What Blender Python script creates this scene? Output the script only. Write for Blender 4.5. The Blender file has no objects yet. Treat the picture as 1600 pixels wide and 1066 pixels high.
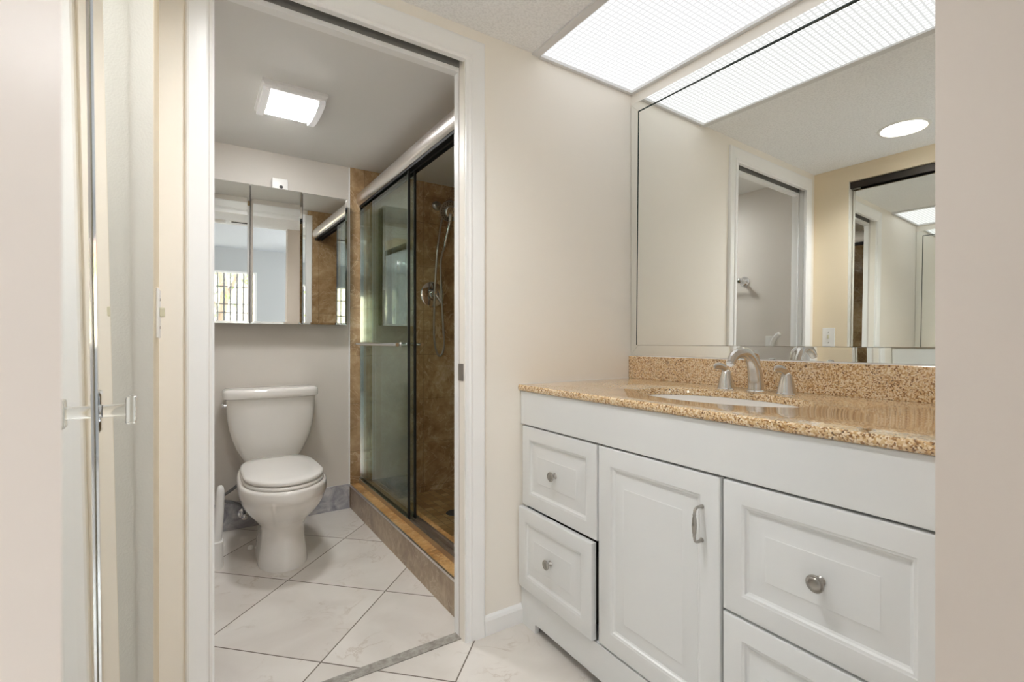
import bpy, bmesh, math, random
from mathutils import Vector, Matrix
random.seed(7)
S = bpy.context.scene
COL = S.collection
PI = math.pi

# ------------------------------------------------------------------ camera, world, exposure
cam_d = bpy.data.cameras.new('camera')
cam = bpy.data.objects.new('camera', cam_d); COL.objects.link(cam)
cam_d.sensor_width = 36.0; cam_d.lens = 36.0 * 757.3 / 1600.0
cam_d.clip_start = 0.02
cam.location = (0, 0, 1.06)
cam.rotation_euler = (PI / 2, 0, -math.radians(33.415))
cam_d.dof.use_dof = True
cam_d.dof.focus_distance = 2.1
cam_d.dof.aperture_fstop = 8.0
S.camera = cam
S.view_settings.view_transform = 'Standard'
S.view_settings.look = 'None'
S.view_settings.gamma = 1.0
S.view_settings.use_curve_mapping = False
S.view_settings.exposure = 0.88
S.cycles.use_denoising = True
S.cycles.max_bounces = 16
S.cycles.diffuse_bounces = 8
S.cycles.glossy_bounces = 10
S.cycles.transparent_max_bounces = 24
S.cycles.sample_clamp_indirect = 8.0

LIGHT_PANEL = 0.74      # ceiling panel over the vanity
DOWNLIGHT = 230.0       # recessed lamp
BATH_LENS = 42.0       # bathroom fixture
DAYLIGHT = 8.5         # sky outside the bedroom's far window and added right opening

w = bpy.data.worlds.new('daylight'); S.world = w; w.use_nodes = True
bg = w.node_tree.nodes['Background']
bg.inputs[0].default_value = (0.94, 0.97, 1.0, 1); bg.inputs[1].default_value = DAYLIGHT

# ------------------------------------------------------------------ helpers
def lin(c):
    c = c / 255.0
    return c / 12.92 if c <= 0.04045 else ((c + 0.055) / 1.055) ** 2.4
def rgb(r, g, b): return (lin(r), lin(g), lin(b), 1.0)

class NT:
    def __init__(self, name):
        self.m = bpy.data.materials.new(name); self.m.use_nodes = True
        self.t = self.m.node_tree; self.b = self.t.nodes.get('Principled BSDF')
        self.out = self.t.nodes.get('Material Output')
    def n(self, typ, **kw):
        nd = self.t.nodes.new(typ)
        for k, v in kw.items():
            if k.startswith('_'): setattr(nd, k[1:], v)
        return nd
    def link(self, a, b): self.t.links.new(a, b)
    def math(self, op, a, b=None):
        nd = self.t.nodes.new('ShaderNodeMath'); nd.operation = op
        for i, v in enumerate((a, b)):
            if v is None: continue
            if isinstance(v, (int, float)): nd.inputs[i].default_value = v
            else: self.link(v, nd.inputs[i])
        return nd.outputs[0]
    def pos(self):
        g = self.t.nodes.new('ShaderNodeNewGeometry'); s = self.t.nodes.new('ShaderNodeSeparateXYZ')
        self.link(g.outputs['Position'], s.inputs[0]); return g.outputs['Position'], s.outputs
    def noise(self, vec, scale, detail=4, rough=0.55, dist=0.0):
        nd = self.t.nodes.new('ShaderNodeTexNoise'); nd.inputs['Scale'].default_value = scale
        nd.inputs['Detail'].default_value = detail; nd.inputs['Roughness'].default_value = rough
        nd.inputs['Distortion'].default_value = dist
        self.link(vec, nd.inputs['Vector']); return nd.outputs['Fac']
    def ramp(self, fac, stops):
        nd = self.t.nodes.new('ShaderNodeValToRGB'); el = nd.color_ramp.elements
        while len(el) < len(stops): el.new(0.5)
        for e, (p, c) in zip(el, stops): e.position = p; e.color = c
        self.link(fac, nd.inputs[0]); return nd.outputs[0]
    def mix(self, fac, a, b):
        nd = self.t.nodes.new('ShaderNodeMix'); nd.data_type = 'RGBA'
        for sock, v in ((nd.inputs[0], fac), (nd.inputs[6], a), (nd.inputs[7], b)):
            if isinstance(v, (int, float)): sock.default_value = v
            elif isinstance(v, tuple): sock.default_value = v
            else: self.link(v, sock)
        return nd.outputs[2]
    def lines(self, c, size, off, width):
        a = self.math('DIVIDE', self.math('SUBTRACT', c, off), size)
        fr = self.math('ABSOLUTE', self.math('SUBTRACT', self.math('FRACT', a), 0.5))
        return self.math('GREATER_THAN', fr, 0.5 - width / 2 / size)
    def bump(self, h, strength, dist=0.002):
        nd = self.t.nodes.new('ShaderNodeBump'); nd.inputs['Strength'].default_value = strength
        nd.inputs['Distance'].default_value = dist
        self.link(h, nd.inputs['Height']); self.link(nd.outputs[0], self.b.inputs['Normal'])

def plain(name, col, rough=0.5, metal=0.0, coat=0.0, spec=None, bump=None):
    k = NT(name); k.b.inputs['Base Color'].default_value = col
    k.b.inputs['Roughness'].default_value = rough; k.b.inputs['Metallic'].default_value = metal
    if coat: k.b.inputs['Coat Weight'].default_value = coat; k.b.inputs['Coat Roughness'].default_value = 0.05
    if spec is not None: k.b.inputs['Specular IOR Level'].default_value = spec
    if bump:
        p, _ = k.pos(); k.bump(k.noise(p, bump[0], 3), bump[1], bump[2])
    return k.m
def emit(name, col, strength):
    k = NT(name); k.b.inputs['Base Color'].default_value = (0.8, 0.8, 0.8, 1)
    k.b.inputs['Emission Color'].default_value = col; k.b.inputs['Emission Strength'].default_value = strength
    return k.m

def set_col(k, sock): k.link(sock, k.b.inputs['Base Color'])

def travertine(name, axes=None, size=(0.305, 0.305), off=(0.0, 0.0), grout=0.003, cols=None, rough=0.22, scale=3.2):
    k = NT(name); p, s = k.pos()
    n1 = k.noise(p, scale, 9, 0.62, 1.3); n2 = k.noise(p, scale * 9, 5, 0.6, 0.4)
    f = k.math('ADD', k.math('MULTIPLY', n1, 0.72), k.math('MULTIPLY', n2, 0.28))
    cols = cols or [rgb(118, 91, 62), rgb(160, 129, 92), rgb(188, 160, 121), rgb(218, 196, 164)]
    c = k.ramp(f, [(0.34, cols[0]), (0.46, cols[1]), (0.56, cols[2]), (0.70, cols[3])])
    v = k.noise(p, scale * 1.6, 6, 0.5, 2.2)
    vein = k.math('LESS_THAN', k.math('ABSOLUTE', k.math('SUBTRACT', v, 0.5)), 0.012)
    c = k.mix(k.math('MULTIPLY', vein, 0.5), c, cols[3])
    if axes:
        a = k.lines(s[axes[0]], size[0], off[0], grout); b = k.lines(s[axes[1]], size[1], off[1], grout)
        g = k.math('MAXIMUM', a, b)
        # every tile its own shade
        cell = k.t.nodes.new('ShaderNodeCombineXYZ')
        k.link(k.math('FLOOR', k.math('DIVIDE', k.math('SUBTRACT', s[axes[0]], off[0]), size[0])), cell.inputs[0])
        k.link(k.math('FLOOR', k.math('DIVIDE', k.math('SUBTRACT', s[axes[1]], off[1]), size[1])), cell.inputs[1])
        wn = k.t.nodes.new('ShaderNodeTexWhiteNoise'); k.link(cell.outputs[0], wn.inputs['Vector'])
        c = k.mix(k.math('MULTIPLY', wn.outputs['Value'], 0.35), c, cols[1])
        c = k.mix(k.math('MULTIPLY', g, 0.8), c, rgb(128, 106, 78))
        k.bump(k.math('SUBTRACT', 1.0, g), 0.35, 0.002)
    set_col(k, c); k.b.inputs['Roughness'].default_value = rough
    return k.m

def floor_tile():
    k = NT('floor_tile'); p, s = k.pos()
    s1 = k.math('DIVIDE', k.math('ADD', s[0], s[1]), math.sqrt(2)); s2 = k.math('DIVIDE', k.math('SUBTRACT', s[1], s[0]), math.sqrt(2))
    ta, tb, ts = 1.904, 0.9386, 0.4645
    g = k.math('MAXIMUM', k.lines(s1, ts, ta, 0.0048), k.lines(s2, ts, tb, 0.0048))
    cell = k.t.nodes.new('ShaderNodeCombineXYZ')
    k.link(k.math('FLOOR', k.math('DIVIDE', k.math('SUBTRACT', s1, ta), ts)), cell.inputs[0])
    k.link(k.math('FLOOR', k.math('DIVIDE', k.math('SUBTRACT', s2, tb), ts)), cell.inputs[1])
    wn = k.t.nodes.new('ShaderNodeTexWhiteNoise'); k.link(cell.outputs[0], wn.inputs['Vector'])
    va = k.t.nodes.new('ShaderNodeVectorMath'); va.operation = 'MULTIPLY_ADD'
    k.link(wn.outputs['Color'], va.inputs[0]); va.inputs[1].default_value = (9, 9, 9); k.link(p, va.inputs[2])
    q = va.outputs[0]
    cloud = k.noise(q, 3.0, 4, 0.5, 0.6)
    c = k.ramp(cloud, [(0.3, rgb(212, 205, 197)), (0.7, rgb(229, 224, 217))])
    v = k.noise(q, 4.2, 5, 0.55, 1.6)
    d = k.math('ABSOLUTE', k.math('SUBTRACT', v, 0.5))
    vein = k.ramp(d, [(0.0, (1, 1, 1, 1)), (0.022, (0, 0, 0, 1))])
    gate = k.ramp(k.noise(q, 6.0, 2), [(0.5, (0, 0, 0, 1)), (0.62, (1, 1, 1, 1))])
    vm = k.math('MULTIPLY', vein, gate)
    c = k.mix(k.math('MULTIPLY', vm, 0.38), c, rgb(178, 160, 142))
    c = k.mix(g, c, rgb(112, 102, 92))
    set_col(k, c); k.link(k.ramp(g, [(0, (0.16,) * 3 + (1,)), (1, (0.8,) * 3 + (1,))]), k.b.inputs['Roughness'])
    k.bump(k.math('SUBTRACT', 1.0, g), 0.3, 0.0015)
    return k.m

def granite():
    k = NT('granite'); p, s = k.pos()
    vo = k.t.nodes.new('ShaderNodeTexVoronoi'); vo.inputs['Scale'].default_value = 310
    k.link(p, vo.inputs['Vector'])
    sp = k.t.nodes.new('ShaderNodeSeparateColor'); k.link(vo.outputs['Color'], sp.inputs[0])
    f = k.math('ADD', k.math('MULTIPLY', sp.outputs[0], 0.8), k.math('MULTIPLY', k.noise(p, 14, 3), 0.3))
    c = k.ramp(f, [(0.12, rgb(92, 66, 44)), (0.26, rgb(156, 114, 72)), (0.42, rgb(202, 164, 114)), (0.62, rgb(220, 190, 146)), (0.95, rgb(238, 222, 192))])
    set_col(k, c); k.b.inputs['Roughness'].default_value = 0.07
    k.b.inputs['Specular IOR Level'].default_value = 0.8; k.b.inputs['Coat Weight'].default_value = 0.5; k.b.inputs['Coat Roughness'].default_value = 0.05
    return k.m

def marble_base():
    k = NT('grey_marble'); p, s = k.pos()
    c = k.ramp(k.noise(p, 9, 7, 0.6, 1.5), [(0.32, rgb(128, 128, 136)), (0.5, rgb(168, 168, 174)), (0.68, rgb(206, 204, 204))])
    set_col(k, c); k.b.inputs['Roughness'].default_value = 0.2; return k.m

def mosaic():
    k = NT('shower_mosaic'); p, s = k.pos()
    g = k.math('MAXIMUM', k.lines(s[0], 0.052, 0.01, 0.004), k.lines(s[1], 0.052, 0.02, 0.004))
    cell = k.t.nodes.new('ShaderNodeCombineXYZ')
    k.link(k.math('FLOOR', k.math('DIVIDE', k.math('SUBTRACT', s[0], 0.01), 0.052)), cell.inputs[0])
    k.link(k.math('FLOOR', k.math('DIVIDE', k.math('SUBTRACT', s[1], 0.02), 0.052)), cell.inputs[1])
    wn = k.t.nodes.new('ShaderNodeTexWhiteNoise'); k.link(cell.outputs[0], wn.inputs['Vector'])
    c = k.ramp(wn.outputs['Value'], [(0, rgb(140, 106, 66)), (0.5, rgb(172, 136, 90)), (1, rgb(198, 166, 120))])
    c = k.mix(k.math('MULTIPLY', k.noise(p, 30, 4), 0.35), c, rgb(120, 90, 56))
    c = k.mix(g, c, rgb(120, 100, 74)); set_col(k, c); k.b.inputs['Roughness'].default_value = 0.4
    k.bump(k.math('SUBTRACT', 1.0, g), 0.4, 0.002); return k.m

def popcorn(name, col):
    k = NT(name); p, s = k.pos()
    n = k.noise(p, 130, 3, 0.6); n2 = k.noise(p, 60, 2)
    set_col(k, k.mix(k.ramp(n, [(0.38, (1, 1, 1, 1)), (0.55, (0, 0, 0, 1))]), col, tuple(x * 0.90 for x in col[:3]) + (1,)))
    k.b.inputs['Roughness'].default_value = 0.9
    k.bump(k.math('ADD', n, n2), 0.45, 0.005); return k.m

def diffuser():
    k = NT('prismatic_diffuser'); p, s = k.pos()
    g = k.math('MAXIMUM', k.lines(s[0], 0.0205, 0.004, 0.0060), k.lines(s[1], 0.0205, 0.002, 0.0060))
    st = k.ramp(g, [(0, (1, 1, 1, 1)), (1, (0.58, 0.58, 0.59, 1))])
    k.b.inputs['Base Color'].default_value = (0.08, 0.08, 0.08, 1); k.b.inputs['Roughness'].default_value = 0.6
    k.link(st, k.b.inputs['Emission Color']); k.b.inputs['Emission Strength'].default_value = LIGHT_PANEL
    return k.m

def pane(name, tint, ior=1.5):
    k = NT(name); k.t.nodes.remove(k.b)
    ge = k.t.nodes.new('ShaderNodeNewGeometry'); dt = k.t.nodes.new('ShaderNodeVectorMath'); dt.operation = 'DOT_PRODUCT'
    k.link(ge.outputs['Incoming'], dt.inputs[0]); k.link(ge.outputs['Normal'], dt.inputs[1])
    r0 = ((ior - 1) / (ior + 1)) ** 2
    sch = k.math('ADD', r0, k.math('MULTIPLY', 1 - r0, k.math('POWER', k.math('SUBTRACT', 1.0, k.math('ABSOLUTE', dt.outputs['Value'])), 5.0)))
    tr = k.t.nodes.new('ShaderNodeBsdfTransparent'); tr.inputs[0].default_value = tint
    gl = k.t.nodes.new('ShaderNodeBsdfGlossy'); gl.inputs['Roughness'].default_value = 0.0
    gl.inputs['Color'].default_value = (0.95, 1.0, 0.98, 1)
    mx = k.t.nodes.new('ShaderNodeMixShader'); k.link(sch, mx.inputs[0])
    k.link(tr.outputs[0], mx.inputs[1]); k.link(gl.outputs[0], mx.inputs[2]); k.link(mx.outputs[0], k.out.inputs[0])
    return k.m

M = {}
M['cream'] = plain('cream_paint', rgb(243, 238, 229), 0.45, bump=(90, 0.08, 0.002))
M['tan'] = plain('cream_paint_dimmed', rgb(232, 217, 190), 0.5, bump=(90, 0.08, 0.002))  # the cream paint again, darkened to stand for its weaker light
M['jamb_beige'] = plain('beige_paint', rgb(216, 205, 195), 0.55, bump=(120, 0.06, 0.002))
M['bath'] = plain('greige_paint', rgb(216, 210, 202), 0.5, bump=(90, 0.06, 0.002))
M['bath_ceiling'] = plain('bath_ceiling_paint', rgb(228, 227, 224), 0.7)
M['grey_wall'] = plain('bedroom_grey_paint', rgb(196, 199, 200), 0.6)
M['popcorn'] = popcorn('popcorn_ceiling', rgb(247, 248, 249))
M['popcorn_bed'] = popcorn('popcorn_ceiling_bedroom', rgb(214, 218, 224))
M['trim'] = plain('white_trim_paint', rgb(243, 243, 242), 0.3)
M['cab'] = plain('white_cabinet_lacquer', rgb(226, 227, 226), 0.3)
M['gap_shade'] = plain('cabinet_gap_shade', rgb(70, 66, 60), 0.8)  # dark colour painted in for the shade in gaps and cavities
M['floor'] = floor_tile(); M['granite'] = granite(); M['marble'] = marble_base(); M['mosaic'] = mosaic()
M['trav_xz'] = travertine('travertine_back', (0, 2), (0.405, 0.305), (0.93, 0.05))
M['trav_yz'] = travertine('travertine_side', (1, 2), (0.405, 0.305), (3.14, 0.05))
M['trav_curb'] = travertine('travertine_curb', (1, 2), (0.61, 0.9), (1.91, -0.1), cols=[rgb(120, 98, 78), rgb(150, 128, 104), rgb(172, 152, 126), rgb(200, 184, 160)], rough=0.3)
M['trav_cap'] = travertine('travertine_cap', (1, 2), (0.405, 0.9), (1.97, -0.1), cols=[rgb(130, 92, 48), rgb(174, 130, 76), rgb(204, 164, 108), rgb(226, 200, 156)], rough=0.3, scale=5)
M['porcelain'] = plain('white_porcelain', rgb(236, 233, 228), 0.08, coat=0.4)
M['plastic'] = plain('white_plastic', rgb(236, 235, 232), 0.3)
M['nickel'] = plain('brushed_nickel', (0.72, 0.70, 0.67, 1), 0.2, 1.0)
M['pewter'] = plain('satin_pewter', (0.42, 0.40, 0.37, 1), 0.3, 1.0)
M['chrome'] = plain('chrome', (0.80, 0.81, 0.83, 1), 0.06, 1.0)
M['rail'] = plain('satin_aluminium', (0.72, 0.68, 0.65, 1), 0.28, 1.0)
M['dark_metal'] = plain('dark_bronze_track', rgb(52, 46, 42), 0.4, 0.6)
M['black'] = plain('black_rubber', rgb(18, 18, 18), 0.6)
M['mirror'] = plain('mirror_silver', (0.90, 0.915, 0.89, 1), 0.0, 1.0)
M['glass_edge'] = plain('dark_green_glass_edge', rgb(40, 54, 50), 0.15)
M['glass'] = pane('tinted_shower_glass', (0.85, 0.90, 0.87, 1), 1.55)
M['acrylic'] = plain('clear_acrylic', (0.97, 0.98, 0.97, 1), 0.03)
M['acrylic'].node_tree.nodes['Principled BSDF'].inputs['Transmission Weight'].default_value = 1.0
M['acrylic'].node_tree.nodes['Principled BSDF'].inputs['IOR'].default_value = 1.49
M['linen'] = plain('grey_linen_paint', rgb(212, 208, 198), 0.6, bump=(260, 0.25, 0.002))
M['window_glass'] = pane('window_glass', (0.96, 0.98, 0.98, 1))
k = NT('grey_threshold'); p, _ = k.pos()
set_col(k, k.ramp(k.noise(p, 45, 6, 0.65), [(0.35, rgb(132, 126, 118)), (0.65, rgb(172, 168, 160))])); k.b.inputs['Roughness'].default_value = 0.55
M['concrete'] = k.m
M['hose'] = plain('braided_steel', (0.20, 0.20, 0.21, 1), 0.4, 0.9)
M['diffuser'] = diffuser()
M['lamp'] = emit('lamp_bulb', (0.985, 0.99, 1.0, 1), DOWNLIGHT)
M['lens'] = emit('bath_lamp_lens', (0.99, 0.99, 0.99, 1), BATH_LENS)
M['side_lens'] = emit('side_lens_glow', (1.0, 0.985, 0.97, 1), 0.10)
M['white_reflector'] = plain('white_reflector', rgb(245, 244, 240), 0.4)
M['vent_dark'] = plain('vent_dark', rgb(60, 58, 56), 0.7)
M['bark'] = plain('bark', rgb(120, 100, 84), 0.9); M['leaf'] = plain('leaf', rgb(120, 140, 80), 0.7)
M['stucco'] = plain('stucco', rgb(214, 196, 170), 0.9); M['ground'] = plain('ground', rgb(176, 168, 154), 0.9)

def wloc(o):
    v = Vector((0, 0, 0))
    while o is not None: v += o.location; o = o.parent
    return v
WARP = None
def mesh(name, bm, mat, parent=None, smooth=None, kind=None, label=None, recalc=True):
    if WARP:
        for v in bm.verts: v.co.x += WARP(v.co)
    if recalc: bmesh.ops.recalc_face_normals(bm, faces=bm.faces)
    if parent is not None: bmesh.ops.translate(bm, verts=bm.verts, vec=-wloc(parent))
    me = bpy.data.meshes.new(name); bm.to_mesh(me); bm.free()
    for mt in (mat if isinstance(mat, (list, tuple)) else [mat]): me.materials.append(mt)
    if smooth is not None:
        me.polygons.foreach_set('use_smooth', [True] * len(me.polygons)); me.set_sharp_from_angle(angle=math.radians(smooth))
    o = bpy.data.objects.new(name, me); COL.objects.link(o)
    if parent is not None: o.parent = parent
    if kind: o['kind'] = kind
    if label: o['label'] = label
    return o
def tag(o, label, cat, group=None):
    o['label'] = label; o['category'] = cat
    if group: o['group'] = group
    return o
def thing(name, label, cat, loc, group=None):
    o = bpy.data.objects.new(name, None); o.empty_display_size = 0.05; COL.objects.link(o); o.location = loc
    return tag(o, label, cat, group)
def struct(name, bm, mat, parent=None, smooth=None, label=None):
    return mesh(name, bm, mat, parent, smooth, None if parent else 'structure', label)

def NB(): return bmesh.new()
def box(bm, x0, x1, y0, y1, z0, z1, bev=0.0, seg=2):
    r = bmesh.ops.create_cube(bm, size=1.0); vs = r['verts']
    for v in vs:
        v.co = Vector(((x0 + x1) / 2 + v.co.x * (x1 - x0), (y0 + y1) / 2 + v.co.y * (y1 - y0), (z0 + z1) / 2 + v.co.z * (z1 - z0)))
    if bev > 0:
        es = list({e for v in vs for e in v.link_edges})
        bmesh.ops.bevel(bm, geom=es, offset=bev, segments=seg, profile=0.5, affect='EDGES')
    return bm
def B(*a, **k): return box(NB(), *a, **k)
def loft(bm, rings, cap=True, closed=True):
    L = [[bm.verts.new(Vector(p)) for p in r] for r in rings]
    n = len(L[0])
    for a, b in zip(L[:-1], L[1:]):
        for i in range(n if closed else n - 1):
            j = (i + 1) % n
            bm.faces.new((a[i], a[j], b[j], b[i]))
    if cap and closed:
        bm.faces.new(list(reversed(L[0]))); bm.faces.new(L[-1])
    return bm
def frame_of(d):
    d = Vector(d).normalized(); up = Vector((0, 0, 1)) if abs(d.z) < 0.9 else Vector((1, 0, 0))
    a = d.cross(up).normalized(); return a, d.cross(a).normalized()
def lathe(bm, prof, origin, axis=(0, 0, 1), seg=28):
    o = Vector(origin); ax = Vector(axis).normalized(); a, b = frame_of(ax)
    rings = []
    for r, h in prof:
        rings.append([o + ax * h + (a * math.cos(2 * PI * i / seg) + b * math.sin(2 * PI * i / seg)) * max(r, 1e-5) for i in range(seg)])
    return loft(bm, rings)
def spline(pts, per=8):
    P = [Vector(p) for p in pts]; out = []
    for i in range(len(P) - 1):
        p0 = P[max(i - 1, 0)]; p1 = P[i]; p2 = P[i + 1]; p3 = P[min(i + 2, len(P) - 1)]
        for k in range(per):
            t = k / per
            out.append(0.5 * ((2 * p1) + (p2 - p0) * t + (2 * p0 - 5 * p1 + 4 * p2 - p3) * t * t + (3 * p1 - p0 - 3 * p2 + p3) * t ** 3))
    out.append(P[-1]); return out
def tube(bm, pts, rad, seg=12, flat=None):
    n = len(pts); rings = []; prev = None
    for i, p in enumerate(pts):
        d = (pts[min(i + 1, n - 1)] - pts[max(i - 1, 0)]).normalized()
        if prev is None: a, _ = frame_of(d)
        else: a = (prev - d * prev.dot(d)).normalized()
        b = d.cross(a).normalized(); prev = a
        r = rad(i / (n - 1)) if callable(rad) else rad
        ra, rb = r if isinstance(r, tuple) else (r, r)
        rings.append([p + a * math.cos(2 * PI * k / seg) * ra + b * math.sin(2 * PI * k / seg) * rb for k in range(seg)])
    return loft(bm, rings)
def interp(tab):
    def f(t):
        for (t0, v0), (t1, v1) in zip(tab[:-1], tab[1:]):
            if t <= t1:
                u = (t - t0) / (t1 - t0); u = u * u * (3 - 2 * u)
                if isinstance(v0, tuple): return tuple(a + (b - a) * u for a, b in zip(v0, v1))
                return v0 + (v1 - v0) * u
        return tab[-1][1]
    return f
def sup(cx, cy, z, hx, hy, n=4.0, seg=48, bow=0.0):
    out = []
    for i in range(seg):
        t = 2 * PI * i / seg; c, s = math.cos(t), math.sin(t)
        x = hx * math.copysign(abs(c) ** (2 / n), c); y = hy * math.copysign(abs(s) ** (2 / n), s)
        if y < 0 and bow: y -= bow * (1 - (x / hx) ** 2) * (-y / hy)
        out.append((cx + x, cy + y, z))
    return out

# ------------------------------------------------------------------ dimensions (metres)
YA, TA = 1.514, 1.580        # doorway wall, vanity face and bathroom face
XV = 1.640                   # vanity wall
ZC = 2.168                   # ceiling
YB = 3.143                   # bathroom back wall
XL = -0.05                   # bathroom left wall
XS = 1.86                    # shower right wall
XC = -0.070                  # closet wall face
XM = -0.106                  # closet mirror face
DX0, DX1, DZ = 0.049, 0.812, 2.050   # door casing inner edges
J0, J1 = 0.120, 0.240        # bedroom opening wall

# ------------------------------------------------------------------ structure
struct('floor', B(-0.6, 1.9, J0, 3.3, -0.08, 0.0), M['floor'])
struct('floor_bedroom', B(-2.6, 3.2, -4.2, J0, -0.08, 0.0), M['floor'])
b = NB(); box(b, -0.6, DX0 - 0.024, YA, 1.547, 0, ZC); box(b, DX1 - 0.014, XV, YA, 1.547, 0, ZC); box(b, DX0 - 0.024, DX1 - 0.014, YA, 1.547, DZ + 0.075, ZC)
struct('wall_doorway', b, M['cream'])
b = NB(); box(b, -0.6, DX0 - 0.024, 1.547, TA, 0, ZC); box(b, DX1 - 0.014, 1.9, 1.547, TA, 0, ZC); box(b, DX0 - 0.024, DX1 - 0.014, 1.547, TA, DZ + 0.075, ZC)
struct('wall_bath_front', b, M['bath'])
struct('wall_vanity', B(XV, XV + 0.08, J0, 1.547, 0, ZC), M['cream'])
b = NB(); box(b, XC - 0.10, XC, 1.318, YA, 0, ZC); box(b, XC - 0.10, XC, J1, 1.318, 2.072, ZC)
struct('wall_closet', b, M['tan'])
struct('trim_3', B(XM - 0.03, XC - 0.0005, 1.3165, 1.3179, 0.0, 2.0715), M['linen'])
struct('wall_closet_back', B(-0.62, -0.58, J0, YA, 0, ZC), M['tan'])
struct('wall_opening_right', B(0.868, XV + 0.08, J0, J1, 0, 2.44), M['jamb_beige'])
struct('wall_opening_left', B(-0.62, -0.040, J0, J1, 0, 2.44), M['jamb_beige'])
DLX, DLY, DLR = 0.28, 0.94, 0.094
def hole_ring(x0, x1, y0, y1, cx, cy, z, n=64):
    out = []
    for i in range(n):
        t = 2 * PI * i / n; c, sn = math.cos(t), math.sin(t)
        ex = (x1 - cx) / c if c > 1e-9 else ((x0 - cx) / c if c < -1e-9 else 1e9)
        ey = (y1 - cy) / sn if sn > 1e-9 else ((y0 - cy) / sn if sn < -1e-9 else 1e9)
        k = min(ex, ey); out.append([cx + c * k, cy + sn * k, z])
    for tx, ty in ((x0, y0), (x0, y1), (x1, y0), (x1, y1)):
        j = min(range(n), key=lambda i: (out[i][0] - tx) ** 2 + (out[i][1] - ty) ** 2); out[j][0], out[j][1] = tx, ty
    return out
def circ(cx, cy, rad, z, n=64): return [(cx + rad * math.cos(2 * PI * i / n), cy + rad * math.sin(2 * PI * i / n), z) for i in range(n)]
e = (-0.62, 1.10, J0, YA, DLX, DLY)
b = loft(NB(), [circ(DLX, DLY, DLR + 0.003, ZC), hole_ring(*e, ZC), hole_ring(*e, ZC + 0.06), circ(DLX, DLY, DLR + 0.003, ZC + 0.06), circ(DLX, DLY, DLR + 0.003, ZC)], cap=False)
struct('ceiling', b, M['popcorn'])
struct('ceiling_bath', B(-0.15, 1.9, YA + 0.004, 3.25, ZC - 0.004, ZC + 0.06), M['bath_ceiling'])
struct('wall_bath_back', B(-0.15, 0.838, YB, YB + 0.08, 0, ZC), M['bath'])
struct('wall_bath_left', B(XL - 0.08, XL, TA, YB, 0, ZC), M['bath'])
struct('wall_shower_back', B(0.836, XS + 0.08, YB - 0.004, YB + 0.08, 0, ZC), M['trav_xz'])
struct('wall_shower_right', B(XS, XS + 0.08, TA, YB - 0.004, 0, ZC), M['trav_yz'])
struct('wall_shower_front', B(0.838, XS, TA, TA + 0.010, 0, ZC), M['trav_xz'])
struct('trim_1', B(0.829, 0.837, YB - 0.007, YB - 0.0005, 0.152, ZC - 0.006), M['trim'])
struct('floor_shower', B(1.010, XS, TA + 0.010, YB - 0.004, 0.0, 0.012), M['mosaic'])
struct('baseboard_bath_back', B(XL, 0.834, YB - 0.011, YB, 0, 0.152), M['marble'])
struct('baseboard_bath_left', B(XL, XL + 0.011, TA, YB - 0.011, 0, 0.152), M['marble'])
# skirting by the vanity
b = NB(); rings = []
for x in (0.876, 1.046):
    rings.append([(x, YA, 0), (x, YA - 0.013, 0), (x, YA - 0.013, 0.052), (x, YA - 0.009, 0.062), (x, YA - 0.003, 0.069), (x, YA, 0.069)])
struct('baseboard_doorway', loft(b, rings), M['trim'])
# light box above the vanity: closed recess
b = NB()
box(b, 1.100, XV + 0.08, J0, YA + 0.033, ZC + 0.14, ZC + 0.16); box(b, 1.085, 1.100, J1, YA, ZC + 0.06, ZC + 0.16)
struct('ceiling_recess', b, M['white_reflector'])
struct('trim_2', B(DX0 + 0.014, DX1 - 0.014, 1.536, 1.579, 0.0, 0.004, bev=0.0015), M['concrete'])

# bathroom doorway: casing, jambs and slotted head of a pocket door
def casing(yface, sgn, name, parent=None):
    prof = [(0.0, 0.0), (0.0, 0.011), (0.005, 0.014), (0.011, 0.013), (0.014, 0.008), (0.018, 0.010), (0.040, 0.0135), (0.056, 0.0155), (0.061, 0.014), (0.064, 0.010), (0.064, 0.0)]
    b = NB(); L = []
    for wd, dp in prof:
        y = yface - sgn * dp; wt = wd * 1.16
        L.append([b.verts.new(Vector(c)) for c in ((DX0 - wd, y, 0), (DX0 - wd, y, DZ + wt), (DX1 + wd, y, DZ + wt), (DX1 + wd, y, 0))])
    for p, q in zip(L[:-1], L[1:]):
        for i in range(3): b.faces.new((p[i], p[i + 1], q[i + 1], q[i]))
    return struct(name, b, M['trim'], parent)
door = casing(YA, 1, 'door_1')
door['kind'] = 'structure'
casing(TA, -1, 'casing', door)
def jamb_bm(x, s):
    b = NB()
    xs = x
    for (y0, y1, d) in ((YA - 0.010, 1.526, 0.0), (1.526, 1.530, -0.004), (1.530, 1.553, -0.0015), (1.553, 1.557, -0.010), (1.557, TA + 0.008, 0.004)):
        xe = xs - s * d
        box(b, min(xe, xs + s * 0.014), max(xe, xs + s * 0.014), y0, y1, 0.0, DZ + 0.004)
    return b
mesh('jamb', jamb_bm(DX1 - 0.012, 1), M['trim'], door)
mesh('jamb', jamb_bm(DX0 - 0.011, -1), M['trim'], door)
b = NB(); box(b, DX0 - 0.012, DX1 - 0.012, YA - 0.010, 1.524, DZ - 0.004, DZ + 0.074); box(b, DX0 - 0.012, DX1 - 0.012, 1.556, TA + 0.008, DZ - 0.026, DZ + 0.074)
mesh('head_jamb', b, M['trim'], door)
b = NB(); box(b, DX0 - 0.010, DX1 - 0.013, 1.524, 1.556, DZ + 0.045, DZ + 0.074); box(b, DX0 - 0.010, DX1 - 0.013, 1.5535, 1.556, DZ - 0.010, DZ + 0.045); box(b, DX0 - 0.010, DX1 - 0.013, 1.536, 1.544, DZ + 0.030, DZ + 0.045)
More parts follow.
